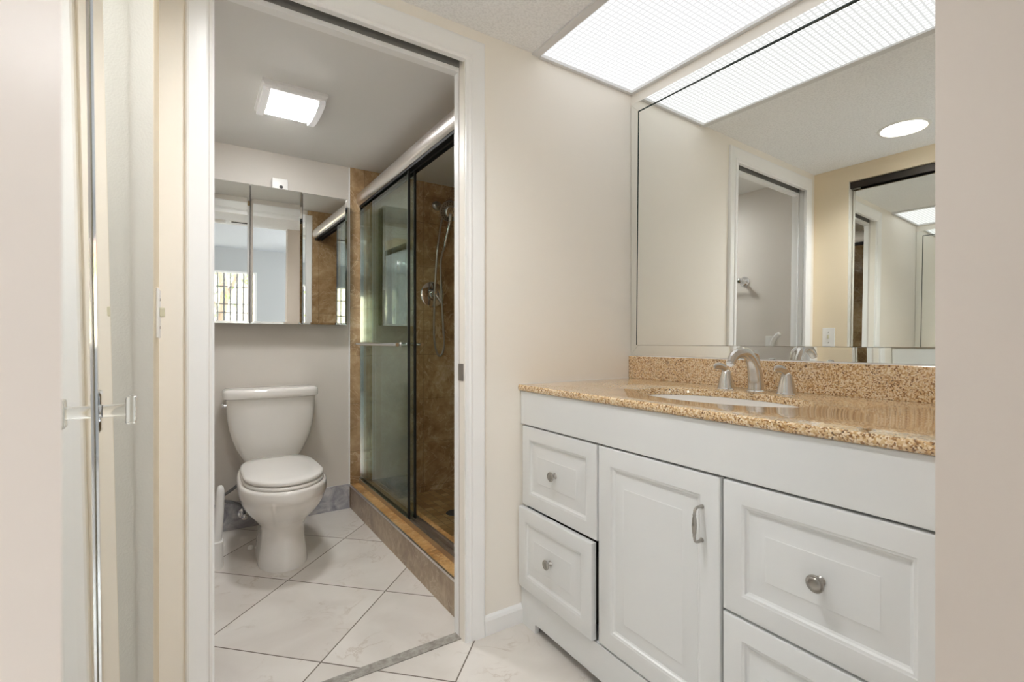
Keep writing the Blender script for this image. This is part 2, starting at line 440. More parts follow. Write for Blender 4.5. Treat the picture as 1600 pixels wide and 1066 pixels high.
mesh('head_slot', b, plain('slot_grey', rgb(128, 126, 122), 0.7, bump=(50, 0.4, 0.003)), door)
b = NB(); box(b, DX1 - 0.0165, DX1 - 0.012, 1.520, 1.556, 0.918, 0.980, bev=0.001)
box(b, DX1 - 0.0180, DX1 - 0.013, 1.520, 1.523, 0.922, 0.976)
mesh('strike_plate', b, M['pewter'], door)

# ------------------------------------------------------------------ bedroom behind the camera
YW = -4.15
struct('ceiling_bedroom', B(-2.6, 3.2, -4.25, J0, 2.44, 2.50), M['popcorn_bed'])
b = NB(); box(b, -2.6, -2.30, YW - 0.1, YW, 0, 2.44); box(b, 0.98, 3.2, YW - 0.1, YW, 0, 2.44)
box(b, -2.30, 0.98, YW - 0.1, YW, 0, 1.02); box(b, -2.30, 0.98, YW - 0.1, YW, 2.02, 2.44)
struct('wall_bedroom_far', b, M['grey_wall'])
b = NB(); box(b, -2.7, -2.6, -4.25, J0, 0, 2.44)
struct('wall_bedroom_left', b, M['grey_wall'])
b = NB(); box(b, 3.2, 3.3, -4.25, -2.6, 0, 2.44); box(b, 3.2, 3.3, -1.0, J0, 0, 2.44); box(b, 3.2, 3.3, -2.6, -1.0, 2.0, 2.44); box(b, 3.2, 3.3, -2.6, -1.0, 0, 0.9)  # unseen opening added to bring daylight onto the left opening wall
struct('wall_bedroom_right', b, M['grey_wall'])
b = NB(); box(b, -2.6, -0.62, J0 - 0.02, J0 + 0.08, 0, 2.44); box(b, XV + 0.08, 3.2, J0 - 0.02, J0 + 0.08, 0, 2.44); box(b, -0.04, 0.868, J0, J0 + 0.02, ZC + 0.06, 2.44); box(b, -0.62, 1.72, J0 - 0.0, J0 + 0.02, ZC + 0.16, 2.44)
struct('wall_bedroom_near', b, M['jamb_beige'])
# barred window
b = NB()
box(b, -2.30, 0.98, YW - 0.07, YW + 0.012, 1.02, 1.055); box(b, -2.30, 0.98, YW - 0.07, YW + 0.012, 1.985, 2.02)
box(b, -2.30, -2.26, YW - 0.07, YW + 0.012, 1.055, 1.985); box(b, 0.94, 0.98, YW - 0.07, YW + 0.012, 1.055, 1.985); box(b, -0.66, -0.63, YW - 0.06, YW, 1.055, 1.985)
win = struct('window_1', b, M['trim'])
mesh('pane', B(-2.26, 0.94, YW - 0.050, YW - 0.046, 1.055, 1.985), M['window_glass'], win)
g = thing('window_grille', 'grey security bars outside the bedroom window seen in the cabinet mirror', 'window bars', (0.14, YW - 0.16, 0.95))
bar_m = plain('grille_paint', rgb(120, 116, 116), 0.5)
for i in range(31):
    x = -2.24 + i * 0.105
    mesh('bar', lathe(NB(), [(0.016, 0), (0.016, 1.12)], (x, YW - 0.16, 0.95), seg=10), bar_m, g)
for z in (1.02, 1.26, 1.42, 1.74, 2.0):
    mesh('cross_bar', B(-2.30, 0.98, YW - 0.166, YW - 0.154, z - 0.009, z + 0.009), bar_m, g)
# the yard beyond
struct('ground_outside', B(-16, 8, -16, YW - 0.12, -0.2, -0.12), M['ground'])
t = thing('yard_tree', 'pale trunked tree outside the barred window', 'tree', (0.55, -6.6, -0.12))
tr = tube(NB(), spline([(0.55, -6.6, -0.12), (0.52, -6.6, 0.9), (0.60, -6.55, 1.7), (0.50, -6.6, 2.6), (0.62, -6.6, 3.4)]), lambda u: 0.11 - 0.05 * u, 10)
tube(tr, spline([(0.57, -6.6, 1.5), (0.85, -6.6, 2.1), (1.1, -6.6, 2.9)]), lambda u: 0.05 - 0.025 * u, 8)
tube(tr, spline([(0.57, -6.6, 1.2), (0.25, -6.6, 1.8), (0.1, -6.6, 2.6)]), lambda u: 0.045 - 0.02 * u, 8)
mesh('trunk', tr, M['bark'], t, 40)
b = NB()
for i in range(420):
    p = Vector((0.5 + random.gauss(0, 0.8), -6.7 + random.gauss(0, 0.5), 2.6 + random.gauss(0, 0.6)))
    r = 0.06 + random.random() * 0.07; q = Matrix.Rotation(random.random() * 6, 3, Vector((random.random(), random.random(), random.random() + 0.1)).normalized())
    vs = [b.verts.new(p + q @ Vector(c) * r) for c in ((-1, 0, 0), (0, -0.45, 0.1), (1, 0, 0), (0, 0.45, 0.1))]; b.faces.new(vs)
mesh('foliage', b, M['leaf'], t)
t = thing('neighbour_house', 'tan stucco house beyond the yard tree', 'house', (0, -13.5, -0.12))
mesh('wall', B(-7, 6, -14.5, -12.5, -0.12, 3.0), M['stucco'], t)
rf = NB(); loft(rf, [[(-7.4, -12.1, 3.0), (-7.4, -14.9, 3.0), (-7.4, -13.5, 4.1)], [(6.4, -12.1, 3.0), (6.4, -14.9, 3.0), (6.4, -13.5, 4.1)]])
mesh('roof', rf, plain('roof_tile', rgb(170, 110, 86), 0.9), t)
# daylight portals
def portal(name, loc, rot, sx, sy):
    l = bpy.data.lights.new(name, 'AREA'); l.shape = 'RECTANGLE'; l.size = sx; l.size_y = sy; l.cycles.is_portal = True
    o = bpy.data.objects.new(name, l); COL.objects.link(o); o.location = loc; o.rotation_euler = rot
portal('portal_far', (-0.66, YW - 0.02, 1.52), (PI / 2, 0, 0), 3.26, 0.96)
portal('portal_added_opening', (3.22, -1.8, 1.45), (0, PI / 2, 0), 1.1, 1.6)

# ------------------------------------------------------------------ vanity
V0, V1 = 0.246, 1.509         # ends along the wall
XF = 1.040                    # front face of the carcass
# the old cabinet does not sit quite square to the wall
WARP = lambda c: 0.0135 * (c.y - 0.86) / 0.65 * max(0.0, XV - 0.005 - c.x) / (XV - XF)
van = thing('vanity_cabinet', 'white raised-panel vanity cabinet under the granite counter', 'cabinet', ((XF + XV) / 2, (V0 + V1) / 2, 0))
b = NB()
for y0, y1 in ((V0, V0 + 0.016), (V1 - 0.016, V1)): box(b, XF + 0.002, XV - 0.002, y0, y1, 0.0, 0.868)
for y in (0.668, 1.088): box(b, XF + 0.045, XV - 0.01, y - 0.008, y + 0.008, 0.13, 0.74)
box(b, XF + 0.004, XV - 0.002, V0 + 0.016, V1 - 0.016, 0.115, 0.131); box(b, XV - 0.012, XV - 0.002, V0 + 0.016, V1 - 0.016, 0.131, 0.868)
mesh('carcass', b, M['cab'], van)
b = NB(); box(b, XF - 0.018, XF + 0.004, V0, V1, 0.749, 0.872, bev=0.002)
mesh('false_front', b, M['cab'], van)
b = NB()   # plinth with a low arched cut for the feet
pl = [(V1, 0.0), (1.418, 0.0), (1.418, 0.030), (1.405, 0.034), (0.36, 0.034), (0.345, 0.030), (0.345, 0.0), (V0, 0.0), (V0, 0.139), (V1, 0.139)]
loft(b, [[(XF - 0.016, y, z) for y, z in pl], [(XF + 0.002, y, z) for y, z in pl]])
mesh('plinth', b, M['cab'], van)
mesh('toe_panel', B(1.12, 1.13, V0 + 0.016, V1 - 0.016, 0.0, 0.115), M['gap_shade'], van)

def raised(y0, y1, z0, z1, xf, th=0.020, rail=0.046):
    """door or drawer front facing -x with a moulded raised field"""
    prof = [(0.0, th), (0.0, 0.004), (0.0012, 0.0012), (0.004, 0.0), (rail, 0.0), (rail + 0.002, 0.0012), (rail + 0.006, 0.0022), (rail + 0.009, 0.0065), (rail + 0.013, 0.0088), (rail + 0.020, 0.0086),
            (rail + 0.040, 0.0048), (rail + 0.052, 0.0022), (rail + 0.054, 0.0008), (rail + 0.058, 0.0005)]
    bm = NB(); L = []
    for ins, dp in prof:
        L.append([(xf + dp, y0 + ins, z0 + ins), (xf + dp, y1 - ins, z0 + ins), (xf + dp, y1 - ins, z1 - ins), (xf + dp, y0 + ins, z1 - ins)])
    return loft(bm, L)
def knob_bm(x, y, z):
    return lathe(NB(), [(0.0, -0.0005), (0.0095, -0.0005), (0.010, 0.001), (0.0085, 0.003), (0.005, 0.006), (0.0045, 0.012), (0.0065, 0.016), (0.0140, 0.0185), (0.0165, 0.0205), (0.0170, 0.0230), (0.0158, 0.0246), (0.0138, 0.0246), (0.0128, 0.0236), (0.0118, 0.0236), (0.0110, 0.0248), (0.006, 0.0258), (0.0, 0.0260)], (x, y, z), (-1, 0, 0), 32)
def drawer(y0, y1, z0, z1, xf, ky, kz, rail=0.046):
    d = mesh('drawer', raised(y0, y1, z0, z1, xf, rail=rail), M['cab'], van, 25)
    bx = NB(); box(bx, xf + 0.020, 1.50, y0 + 0.020, y0 + 0.032, z0 + 0.03, z1 - 0.06); box(bx, xf + 0.020, 1.50, y1 - 0.032, y1 - 0.020, z0 + 0.03, z1 - 0.06)
    box(bx, xf + 0.020, 1.50, y0 + 0.032, y1 - 0.032, z0 + 0.03, z0 + 0.04)
    mesh('drawer_box', bx, M['gap_shade'], d)
    mesh('knob', knob_bm(xf + 0.0008, ky, kz), M['pewter'], d, 50, label='satin metal drawer knob')
    return d
XD = XF - 0.018
drawer(1.090, 1.500, 0.450, 0.743, XD, 1.296, 0.600)
drawer(1.098, 1.505, 0.146, 0.442, XD - 0.014, 1.305, 0.302)
drawer(0.256, 0.663, 0.447, 0.743, XD, 0.454, 0.596)
drawer(0.256, 0.663, 0.146, 0.440, XD, 0.454, 0.298)
d = mesh('door', raised(0.671, 1.082, 0.146, 0.743, XD, rail=0.052), M['cab'], van, 25)
# bar pull with turned centre
zz0, zz1, hy = 0.584, 0.664, 0.718
pts = spline([(XD - 0.001, hy, zz1), (XD - 0.018, hy, zz1 + 0.001), (XD - 0.0265, hy, zz1 - 0.003), (XD - 0.029, hy, zz1 - 0.012), (XD - 0.0295, hy, zz1 - 0.022), (XD - 0.030, hy, (zz0 + zz1) / 2), (XD - 0.0295, hy, zz0 + 0.022), (XD - 0.029, hy, zz0 + 0.012), (XD - 0.0265, hy, zz0 + 0.003), (XD - 0.018, hy, zz0 - 0.001), (XD - 0.001, hy, zz0)], 8)
pull = tube(NB(), pts, interp([(0, 0.0058), (0.04, 0.0038), (0.12, 0.0034), (0.30, 0.0032), (0.335, 0.0046), (0.36, 0.0034), (0.42, 0.0052), (0.5, 0.0060), (0.58, 0.0052), (0.64, 0.0034), (0.665, 0.0046), (0.70, 0.0032), (0.88, 0.0034), (0.96, 0.0038), (1.0, 0.0058)]), 14)
mesh('handle', pull, M['pewter'], d, 60, label='curved satin metal pull with turned middle')

# granite counter with oval cut-out
SX, SY, SA, SB = 1.302, 0.872, 0.168, 0.268
def ell(a, b_, z, n=72, ph=0.0): return [(SX + a * math.cos(2 * PI * i / n), SY + b_ * math.sin(2 * PI * i / n), z) for i in range(n)]
CX0, CX1, CY0, CY1, CZ0, CZ1 = 1.012, XV - 0.001, J1 + 0.001, YA - 0.001, 0.874, 0.896
def rect_ring(x0, x1, y0, y1, z, n=72):
    out = []
    for i in range(n):
        t = 2 * PI * i / n; c, s = math.cos(t), math.sin(t)
        ex = (x1 - SX) / c if c > 1e-9 else ((x0 - SX) / c if c < -1e-9 else 1e9)
        ey = (y1 - SY) / s if s > 1e-9 else ((y0 - SY) / s if s < -1e-9 else 1e9)
        k = min(ex, ey); out.append([SX + c * k, SY + s * k, z])
    for tx, ty in ((x0, y0), (x0, y1), (x1, y0), (x1, y1)):
        j = min(range(n), key=lambda i: (out[i][0] - tx) ** 2 + (out[i][1] - ty) ** 2); out[j][0], out[j][1] = tx, ty
    return out
b = NB(); r = 0.006
rings = [rect_ring(CX0 + 0.004, CX1, CY0, CY1, CZ0), rect_ring(CX0 + 0.0008, CX1, CY0, CY1, CZ0 + 0.004), rect_ring(CX0, CX1, CY0, CY1, CZ0 + 0.009), rect_ring(CX0, CX1, CY0, CY1, CZ1 - 0.009),
         rect_ring(CX0 + 0.0012, CX1, CY0, CY1, CZ1 - 0.004), rect_ring(CX0 + 0.005, CX1, CY0, CY1, CZ1 - 0.0006), rect_ring(CX0 + 0.010, CX1, CY0, CY1, CZ1),
         ell(SA + 0.004, SB + 0.004, CZ1), ell(SA + 0.001, SB + 0.001, CZ1 - 0.0012), ell(SA, SB, CZ1 - 0.004), ell(SA, SB, CZ0), rect_ring(CX0 + 0.004, CX1, CY0, CY1, CZ0)]
loft(b, rings, cap=False); bmesh.ops.remove_doubles(b, verts=b.verts, dist=1e-6)
top = thing('countertop', 'speckled tan granite countertop with raised backsplash on the white vanity', 'countertop', (SX, SY, CZ0))
mesh('slab', b, M['granite'], top, 30)
mesh('backsplash', B(XV - 0.021, XV - 0.001, CY0, CY1, CZ1, 0.993, bev=0.0015), M['granite'], top)
b = NB(); box(b, XV - 0.020, XV - 0.001, CY0, CY1, 0.9925, 0.9962); box(b, CX0 + 0.004, XV - 0.022, CY1 - 0.003, CY1, CZ1, CZ1 + 0.003)
mesh('caulk_bead', b, M['plastic'], top)
WARP = None
sink = thing('sink_basin', 'white oval undermount sink basin below the granite counter', 'sink', (SX, SY, 0.73))
b = NB(); rings = [ell(SA + 0.020, SB + 0.020, CZ0 - 0.0005)]
rings += [ell(SA - 0.001, SB - 0.001, CZ0 - 0.0006)]
for u in (0.12, 0.3, 0.5, 0.68, 0.82, 0.93, 1.0):
    kx = math.cos(u * PI / 2) ** 0.62 if u < 1 else 0.0
    rings.append(ell((SA) * max(kx, 0.11), SB * max(kx, 0.09), CZ0 - 0.002 - 0.135 * math.sin(u * PI / 2)))
outer = [ell(0.03, 0.03, CZ0 - 0.146), ell(SA * 0.75, SB * 0.75, CZ0 - 0.120), ell(SA + 0.012, SB + 0.012, CZ0 - 0.05), ell(SA + 0.020, SB + 0.020, CZ0 - 0.0005)]
loft(b, rings + outer, cap=False)
mesh('bowl', b, M['porcelain'], sink, 45)
mesh('drain', lathe(NB(), [(0, 0), (0.020, 0), (0.022, 0.002), (0.015, 0.004), (0, 0.003)], (SX, SY, CZ0 - 0.1385)), M['chrome'], sink, 40)

# widespread faucet
FX, FY = 1.515, 0.870
fau = thing('faucet', 'brushed nickel arched faucet with two lever handles at the backsplash', 'faucet', (FX, FY, CZ1))
pts = spline([(FX, FY, CZ1 + 0.004), (FX - 0.002, FY, CZ1 + 0.040), (FX - 0.012, FY, CZ1 + 0.080), (FX - 0.036, FY, CZ1 + 0.114), (FX - 0.074, FY, CZ1 + 0.129), (FX - 0.116, FY, CZ1 + 0.120), (FX - 0.142, FY, CZ1 + 0.096)], 9)
sp = tube(NB(), pts, interp([(0, (0.0245, 0.0245)), (0.2, (0.0225, 0.022)), (0.45, (0.0175, 0.018)), (0.7, (0.0135, 0.0165)), (0.9, (0.012, 0.0165)), (1.0, (0.0115, 0.015))]), 24)
mesh('spout', sp, M['nickel'], fau, 60)
d0 = (pts[-1] - pts[-2]).normalized()
mesh('aerator', lathe(NB(), [(0.0108, -0.002), (0.0112, 0.004), (0.0095, 0.006), (0, 0.006)], pts[-1], d0, 24), M['chrome'], fau, 40)
mesh('base_ring', lathe(NB(), [(0.030, 0), (0.031, 0.003), (0.029, 0.006), (0.0255, 0.008), (0.0, 0.008)], (FX, FY, CZ1), seg=36), M['nickel'], fau, 40)
mesh('lift_rod', tube(NB(), spline([(FX + 0.020, FY, CZ1 + 0.06), (FX + 0.016, FY, CZ1 + 0.105), (FX + 0.006, FY, CZ1 + 0.122), (FX - 0.016, FY, CZ1 + 0.128)], 6), interp([(0, (0.003, 0.003)), (0.5, (0.004, 0.006)), (1, (0.004, 0.008))]), 12), M['nickel'], fau, 60)
for dy in (0.104, -0.096):
    y = FY + dy
    h = lathe(NB(), [(0.0275, 0.006), (0.0255, 0.016), (0.0215, 0.034), (0.0165, 0.052), (0.0135, 0.062), (0.008, 0.067), (0, 0.068)], (FX, y, CZ1), seg=28)
    lv = spline([(FX + 0.006, y, CZ1 + 0.045), (FX - 0.002, y, CZ1 + 0.064), (FX - 0.022, y, CZ1 + 0.077), (FX - 0.046, y, CZ1 + 0.081), (FX - 0.070, y, CZ1 + 0.079)], 7)
    tube(h, lv, interp([(0, (0.010, 0.012)), (0.35, (0.0065, 0.0115)), (0.7, (0.005, 0.0115)), (0.92, (0.0042, 0.010)), (1, (0.002, 0.005))]), 16)
    hd = mesh('handle', h, M['nickel'], fau, 60)
    mesh('base_ring', lathe(NB(), [(0.0295, 0), (0.0305, 0.003), (0.0285, 0.0065), (0.0, 0.0065)], (FX, y, CZ1), seg=36), M['chrome'], hd, 40)

# ------------------------------------------------------------------ vanity mirror with strip border
MZ0, MZ1, MY0, MY1 = 0.997, 2.110, J1 + 0.004, YA - 0.003
SWD = 0.046
mir = thing('vanity_mirror', 'large wall mirror bordered by angled mirror strips above the granite backsplash', 'mirror', (XV, (MY0 + MY1) / 2, MZ0))
TILT, TURN = 0.0125, 0.0045      # the plate leans back and turns a little
bm = NB()
def mx(y, z): return 1.6290 + TILT * (z - 1.55) - TURN * (y - 0.9)
yy0, yy1, zz0, zz1 = MY0 + SWD, MY1 - SWD, MZ0 + SWD, MZ1 - SWD
c4 = [(yy0, zz0), (yy1, zz0), (yy1, zz1), (yy0, zz1)]
loft(bm, [[(mx(y, z), y, z) for y, z in c4], [(XV - 0.001, y, z) for y, z in c4]])
mesh('mirror_plate', bm, M['mirror'], mir)
def strip(quad):   # quad: two outer, two inner (y,z); outer edge sits back
    bm = NB(); f = [(XV - 0.0070, *quad[0]), (XV - 0.0070, *quad[1]), (XV - 0.0082, *quad[2]), (XV - 0.0082, *quad[3])]
    loft(bm, [f, [(XV - 0.0005, p[1], p[2]) for p in f]]); return bm
q = 0.0006
i0, i1, k0, k1 = yy0 - 0.0045, yy1 + 0.0045, zz0 - 0.001, zz1 + 0.0045
for quad in ([(MY1, MZ0), (MY1, MZ1), (i1, k1 - q), (i1, k0 + q)], [(MY0, MZ0), (MY0, MZ1), (i0, k1 - q), (i0, k0 + q)], [(MY0, MZ1), (MY1, MZ1), (i1, k1 + q), (i0, k1 + q)], [(MY0, MZ0), (MY1, MZ0), (i1, k0 - q), (i0, k0 - q)]):
    mesh('bevel_strip', strip(quad), M['mirror'], mir)
b = NB()
for c4 in ([(yy1 + 0.0002, zz0), (i1 - 0.0002, zz0), (i1 - 0.0002, k1), (yy1 + 0.0002, k1)], [(i0, zz1 + 0.0002), (yy1, zz1 + 0.0002), (yy1, k1 - 0.0002), (i0, k1 - 0.0002)]):
    loft(b, [[(min(mx(y, z), XV - 0.0088) - 0.0004, y, z) for y, z in c4], [(XV - 0.001, y, z) for y, z in c4]])
mesh('glass_edge', b, M['glass_edge'], mir, label='dark green glass edge line')

# ------------------------------------------------------------------ ceiling light panel over the vanity
lp = thing('ceiling_light', 'wide gridded ceiling light panel over the vanity mirror', 'ceiling light', (1.37, 0.88, ZC))
PX0, PX1, PY0, PY1 = 1.102, XV - 0.001, J1 + 0.001, YA - 0.001
b = NB(); fw = 0.020
box(b, PX0 - 0.012, PX0 + fw, PY0, PY1, ZC - 0.008, ZC - 0.0002); box(b, PX1 - 0.018, PX1, PY0, PY1, ZC - 0.012, ZC - 0.0002)
box(b, PX0 + fw, PX1 - 0.018, PY0, PY0 + 0.016, ZC - 0.012, ZC - 0.0002); box(b, PX0 + fw, PX1 - 0.018, PY1 - 0.016, PY1, ZC - 0.012, ZC - 0.0002)
mesh('frame', b, plain('panel_frame_white', rgb(222, 222, 222), 0.4), lp)
mesh('diffuser', B(PX0 + 0.010, PX1 - 0.010, PY0 + 0.008, PY1 - 0.008, ZC, ZC + 0.004), M['diffuser'], lp)

# recessed downlight
def ring_plate(bm, cx, cy, z, r0, r1, d, seg=48):
    return loft(bm, [[(cx + r * math.cos(2 * PI * i / seg), cy + r * math.sin(2 * PI * i / seg), zz) for i in range(seg)] for r, zz in ((r0, z + 0.001), (r0, z - d * 0.4), (r0 + 0.003, z - d), (r1 - 0.004, z - d), (r1, z - d * 0.5), (r1, z + 0.001), (r0, z + 0.001))], cap=False)
dl = thing('recessed_downlight', 'round recessed downlight in the popcorn ceiling, seen in the vanity mirror', 'ceiling light', (DLX, DLY, ZC))
mesh('trim_ring', ring_plate(NB(), DLX, DLY, ZC - 0.0005, DLR - 0.002, DLR + 0.014, 0.005), M['white_reflector'], dl, 40)
mesh('reflector', loft(NB(), [circ(DLX, DLY, q_, ZC + z_) for q_, z_ in ((DLR - 0.003, -0.002), (DLR - 0.006, 0.02), (DLR - 0.016, 0.055), (DLR - 0.028, 0.090), (0.050, 0.110), (0.048, 0.113), (DLR - 0.026, 0.093), (DLR - 0.012, 0.056), (DLR - 0.002, 0.02), (DLR, -0.002), (DLR - 0.003, -0.002))], cap=False), M['white_reflector'], dl, 60)
mesh('bulb', lathe(NB(), [(0.0, 0.040), (0.030, 0.044), (0.047, 0.056), (0.052, 0.072), (0.046, 0.096), (0.030, 0.108), (0, 0.109)], (DLX, DLY, ZC), seg=32), M['lamp'], dl, 60)
vt = thing('ceiling_vent', 'small dark slotted vent on the vanity ceiling beside the bedroom opening', 'vent', (0.42, 0.34, ZC))
mesh('frame', B(0.32, 0.52, 0.30, 0.38, ZC - 0.006, ZC + 0.0, bev=0.002), M['trim'], vt)
b = NB()
for i in range(6): box(b, 0.335, 0.505, 0.309 + i * 0.0105, 0.315 + i * 0.0105, ZC - 0.0075, ZC - 0.0055)
mesh('slots', b, M['vent_dark'], vt)
sd = tag(mesh('smoke_detector', lathe(NB(), [(0, -0.030), (0.030, -0.030), (0.048, -0.022), (0.052, -0.004), (0.052, 0), (0, 0)], (0.24, 0.33, ZC), seg=32), M['plastic'], None, 40), 'round white smoke detector on the vanity ceiling next to the vent', 'smoke detector')

# ------------------------------------------------------------------ mirrored folding closet doors
LEAN = 0.0098
def leaf(y0, y1, turn):
    """glass mirror leaf as vertices; leans back slightly with height, turns about its far edge"""
    def P(dx, y, z): return (XM + dx - LEAN * (z - 1.0) + turn * (y1 - y), y, z)
    return P
TOPZ = 2.022
def slab(P, x0, x1, y0, y1, z0, z1):
    c = [(y0, z0), (y1, z0), (y1, z1), (y0, z1)]
    return loft(NB(), [[P(x0, y, z) for y, z in c], [P(x1, y, z) for y, z in c]])
bf = thing('bifold_mirror_door', 'mirrored folding closet door with clear knob on the cream wall', 'closet door', (XM, 0.78, 0))
for (y0, y1, turn) in ((0.824, 1.314, 0.0), (0.330, 0.818, 0.0116)):
    P = leaf(y0, y1, turn)
    lf = mesh('panel', slab(P, -0.022, -0.003, y0 + 0.001, y1 - 0.001, 0.012, TOPZ), M['tan'], bf)
    mesh('mirror', slab(P, -0.003, 0.0, y0 + 0.003, y1 - 0.003, 0.014, TOPZ - 0.002), M['mirror'], lf)
    b = slab(P, -0.024, 0.0035, y0 - 0.0015, y0 + 0.0045, 0.010, TOPZ + 0.002)
    mesh('edge_strip', b, M['chrome'], lf)
    if turn == 0.0:
        kx, ky, kz = XM - LEAN * (0.966 - 1) + 0.0005, y0 + 0.020, 0.966
        kb = NB()
        loft(kb, [[(kx + dx, ky + sy * s, kz + sz * h) for sy, sz in ((-1, -1), (1, -1), (1, 1), (-1, 1))] for dx, s, h in ((0, 0.014, 0.028), (0.003, 0.013, 0.027), (0.0045, 0.009, 0.023))])
        kn = mesh('knob', kb, M['chrome'], lf, label='clear knob on a chrome back plate')
        sb = lathe(NB(), [(0.0085, 0.0045), (0.0085, 0.030)], (kx, ky, kz), (1, 0, 0), 16)
        mesh('stem', sb, M['acrylic'], kn, 40)
        hb = NB(); box(hb, kx + 0.0302, kx + 0.041, ky - 0.014, ky + 0.014, kz - 0.019, kz + 0.019, bev=0.003)
        mesh('grip', hb, M['acrylic'], kn)
tk = thing('closet_door_track', 'dark metal track above the mirrored closet doors', 'door track', (XM - 0.01, 0.74, 2.03))
b = NB(); box(b, XM - 0.030, XM + 0.020, 0.245, 1.316, 2.062, 2.070); box(b, XM + 0.016, XM + 0.020, 0.245, 1.316, 2.030, 2.062); box(b, XM - 0.030, XM - 0.026, 0.245, 1.316, 2.030, 2.062)
mesh('channel', b, M['dark_metal'], tk)
mesh('pivot_bracket', B(XM - 0.010, XM + 0.014, 1.270, 1.3145, 2.026, 2.044, bev=0.002), M['pewter'], tk)
# light switch near the corner
sw = thing('light_switch', 'white wall switch plate between the bathroom door and the closet mirror', 'light switch', (XC, 1.419, 1.125))
mesh('plate', B(XC, XC + 0.006, 1.384, 1.454, 1.067, 1.183, bev=0.002), M['plastic'], sw)
mesh('toggle', B(XC + 0.005, XC + 0.016, 1.414, 1.424, 1.117, 1.139, bev=0.002), plain('ivory_toggle', rgb(214, 208, 180), 0.4), sw)
for z in (1.092, 1.158): mesh('screw', lathe(NB(), [(0, 0.0055), (0.0035, 0.0055), (0.003, 0.0072), (0, 0.0075)], (XC, 1.419, z), (1, 0, 0), 12), M['pewter'], sw)

# ------------------------------------------------------------------ bathroom: toilet
TX = 0.366
toi = thing('toilet', 'white two-piece toilet against the bathroom back wall', 'toilet', (TX, 2.75, 0))
def egg(z, hw, yf, yb, nb=2.6, seg=56, yc=None):
    """pointed-oval plan: rounded front at yf, squarer back at yb"""
    yc = yc if yc is not None else yf + hw * 1.28
    out = []
    for i in range(seg):
        t = 2 * PI * i / seg; c, s = math.cos(t), math.sin(t)
        if s < 0: x, y = hw * c, yc + (yc - yf) * s
        else:
            x = hw * math.copysign(abs(c) ** (2 / nb), c); y = yc + (yb - yc) * abs(s) ** (2 / nb)
        out.append((TX + x, y, z))
    return out
rings = [egg(0.0, 0.108, 2.428, 2.96), egg(0.012, 0.109, 2.426, 2.96), egg(0.05, 0.104, 2.434, 2.95), egg(0.12, 0.094, 2.448, 2.94), egg(0.17, 0.093, 2.450, 2.94),
         egg(0.195, 0.100, 2.442, 2.95), egg(0.222, 0.122, 2.418, 2.97), egg(0.252, 0.148, 2.380, 3.00), egg(0.285, 0.168, 2.344, 3.03), egg(0.315, 0.180, 2.320, 3.05), egg(0.338, 0.1855, 2.308, 3.06), egg(0.344, 0.1885, 2.301, 3.065), egg(0.365, 0.190, 2.296, 3.07), egg(0.386, 0.190, 2.295, 3.07), egg(0.396, 0.187, 2.299, 3.07), egg(0.401, 0.180, 2.308, 3.065)]
mesh('bowl', loft(NB(), rings), M['porcelain'], toi, 50)
def slab_egg(z0, z1, hw, yf, yb, dome=0.0, r=0.006):
    R = [egg(z0, hw - r, yf + r, yb - r, 4), egg(z0 + r * 0.3, hw - r * 0.2, yf + r * 0.2, yb - r * 0.2, 4), egg((z0 + z1) / 2, hw, yf, yb, 4), egg(z1 - r * 0.4, hw - r * 0.2, yf + r * 0.2, yb - r * 0.2, 4), egg(z1, hw - r * 1.2, yf + r * 1.2, yb - r * 1.2, 4)]
    if dome:
        for k in (0.75, 0.45, 0.15):
            yc = (yf + yb) / 2
            R.append(egg(z1 + dome * (1 - k * k), (hw - r) * k, yc + (yf - yc) * k, yc + (yb - yc) * k, 4))
    return loft(NB(), R)
mesh('seat', slab_egg(0.402, 0.418, 0.176, 2.308, 2.865), M['porcelain'], toi, 60)
mesh('seat_lid', slab_egg(0.421, 0.441, 0.174, 2.312, 2.880, 0.006, 0.008), M['porcelain'], toi, 60)
for dx in (-0.075, 0.075): mesh('hinge', B(TX + dx - 0.022, TX + dx + 0.022, 2.882, 2.910, 0.402, 0.432, bev=0.006), M['plastic'], toi, 50)
rings = []
TW = TX + 0.006
for z, hw, yf in ((0.402, 0.130, 2.985), (0.410, 0.142, 2.972), (0.44, 0.158, 2.962), (0.48, 0.177, 2.955), (0.53, 0.196, 2.949), (0.58, 0.209, 2.945), (0.64, 0.218, 2.941), (0.70, 0.222, 2.938), (0.748, 0.2235, 2.936)):
    yb = 3.118; rings.append(sup(TW, (yf + yb) / 2, z, hw, (yb - yf) / 2, 6.5, 64, 0.014))
mesh('tank', loft(NB(), rings), M['porcelain'], toi, 50)
rings = []
for z, k in ((0.749, 0.006), (0.752, 0.001), (0.765, 0.0), (0.784, 0.0), (0.793, 0.004), (0.798, 0.014), (0.800, 0.04)):
    rings.append(sup(TW, 3.026, z, 0.238 - k, 0.100 - k * 0.8, 7, 64, 0.018))
mesh('tank_lid', loft(NB(), rings), M['porcelain'], toi, 50)
b = lathe(NB(), [(0.0, 0.0), (0.010, 0.0), (0.010, 0.012), (0.014, 0.014), (0.014, 0.022), (0.010, 0.026), (0, 0.027)], (TW - 0.2195, 2.985, 0.716), (-1, 0, 0), 20)
mesh('flush_lever', b, M['chrome'], toi, 50, label='small chrome flush button on the tank side')
for sx in (-1, 1): mesh('bolt_cap', lathe(NB(), [(0.013, 0), (0.013, 0.008), (0.009, 0.015), (0, 0.017)], (TX + sx * 0.118, 2.80, 0.0), seg=16), M['plastic'], toi, 50)
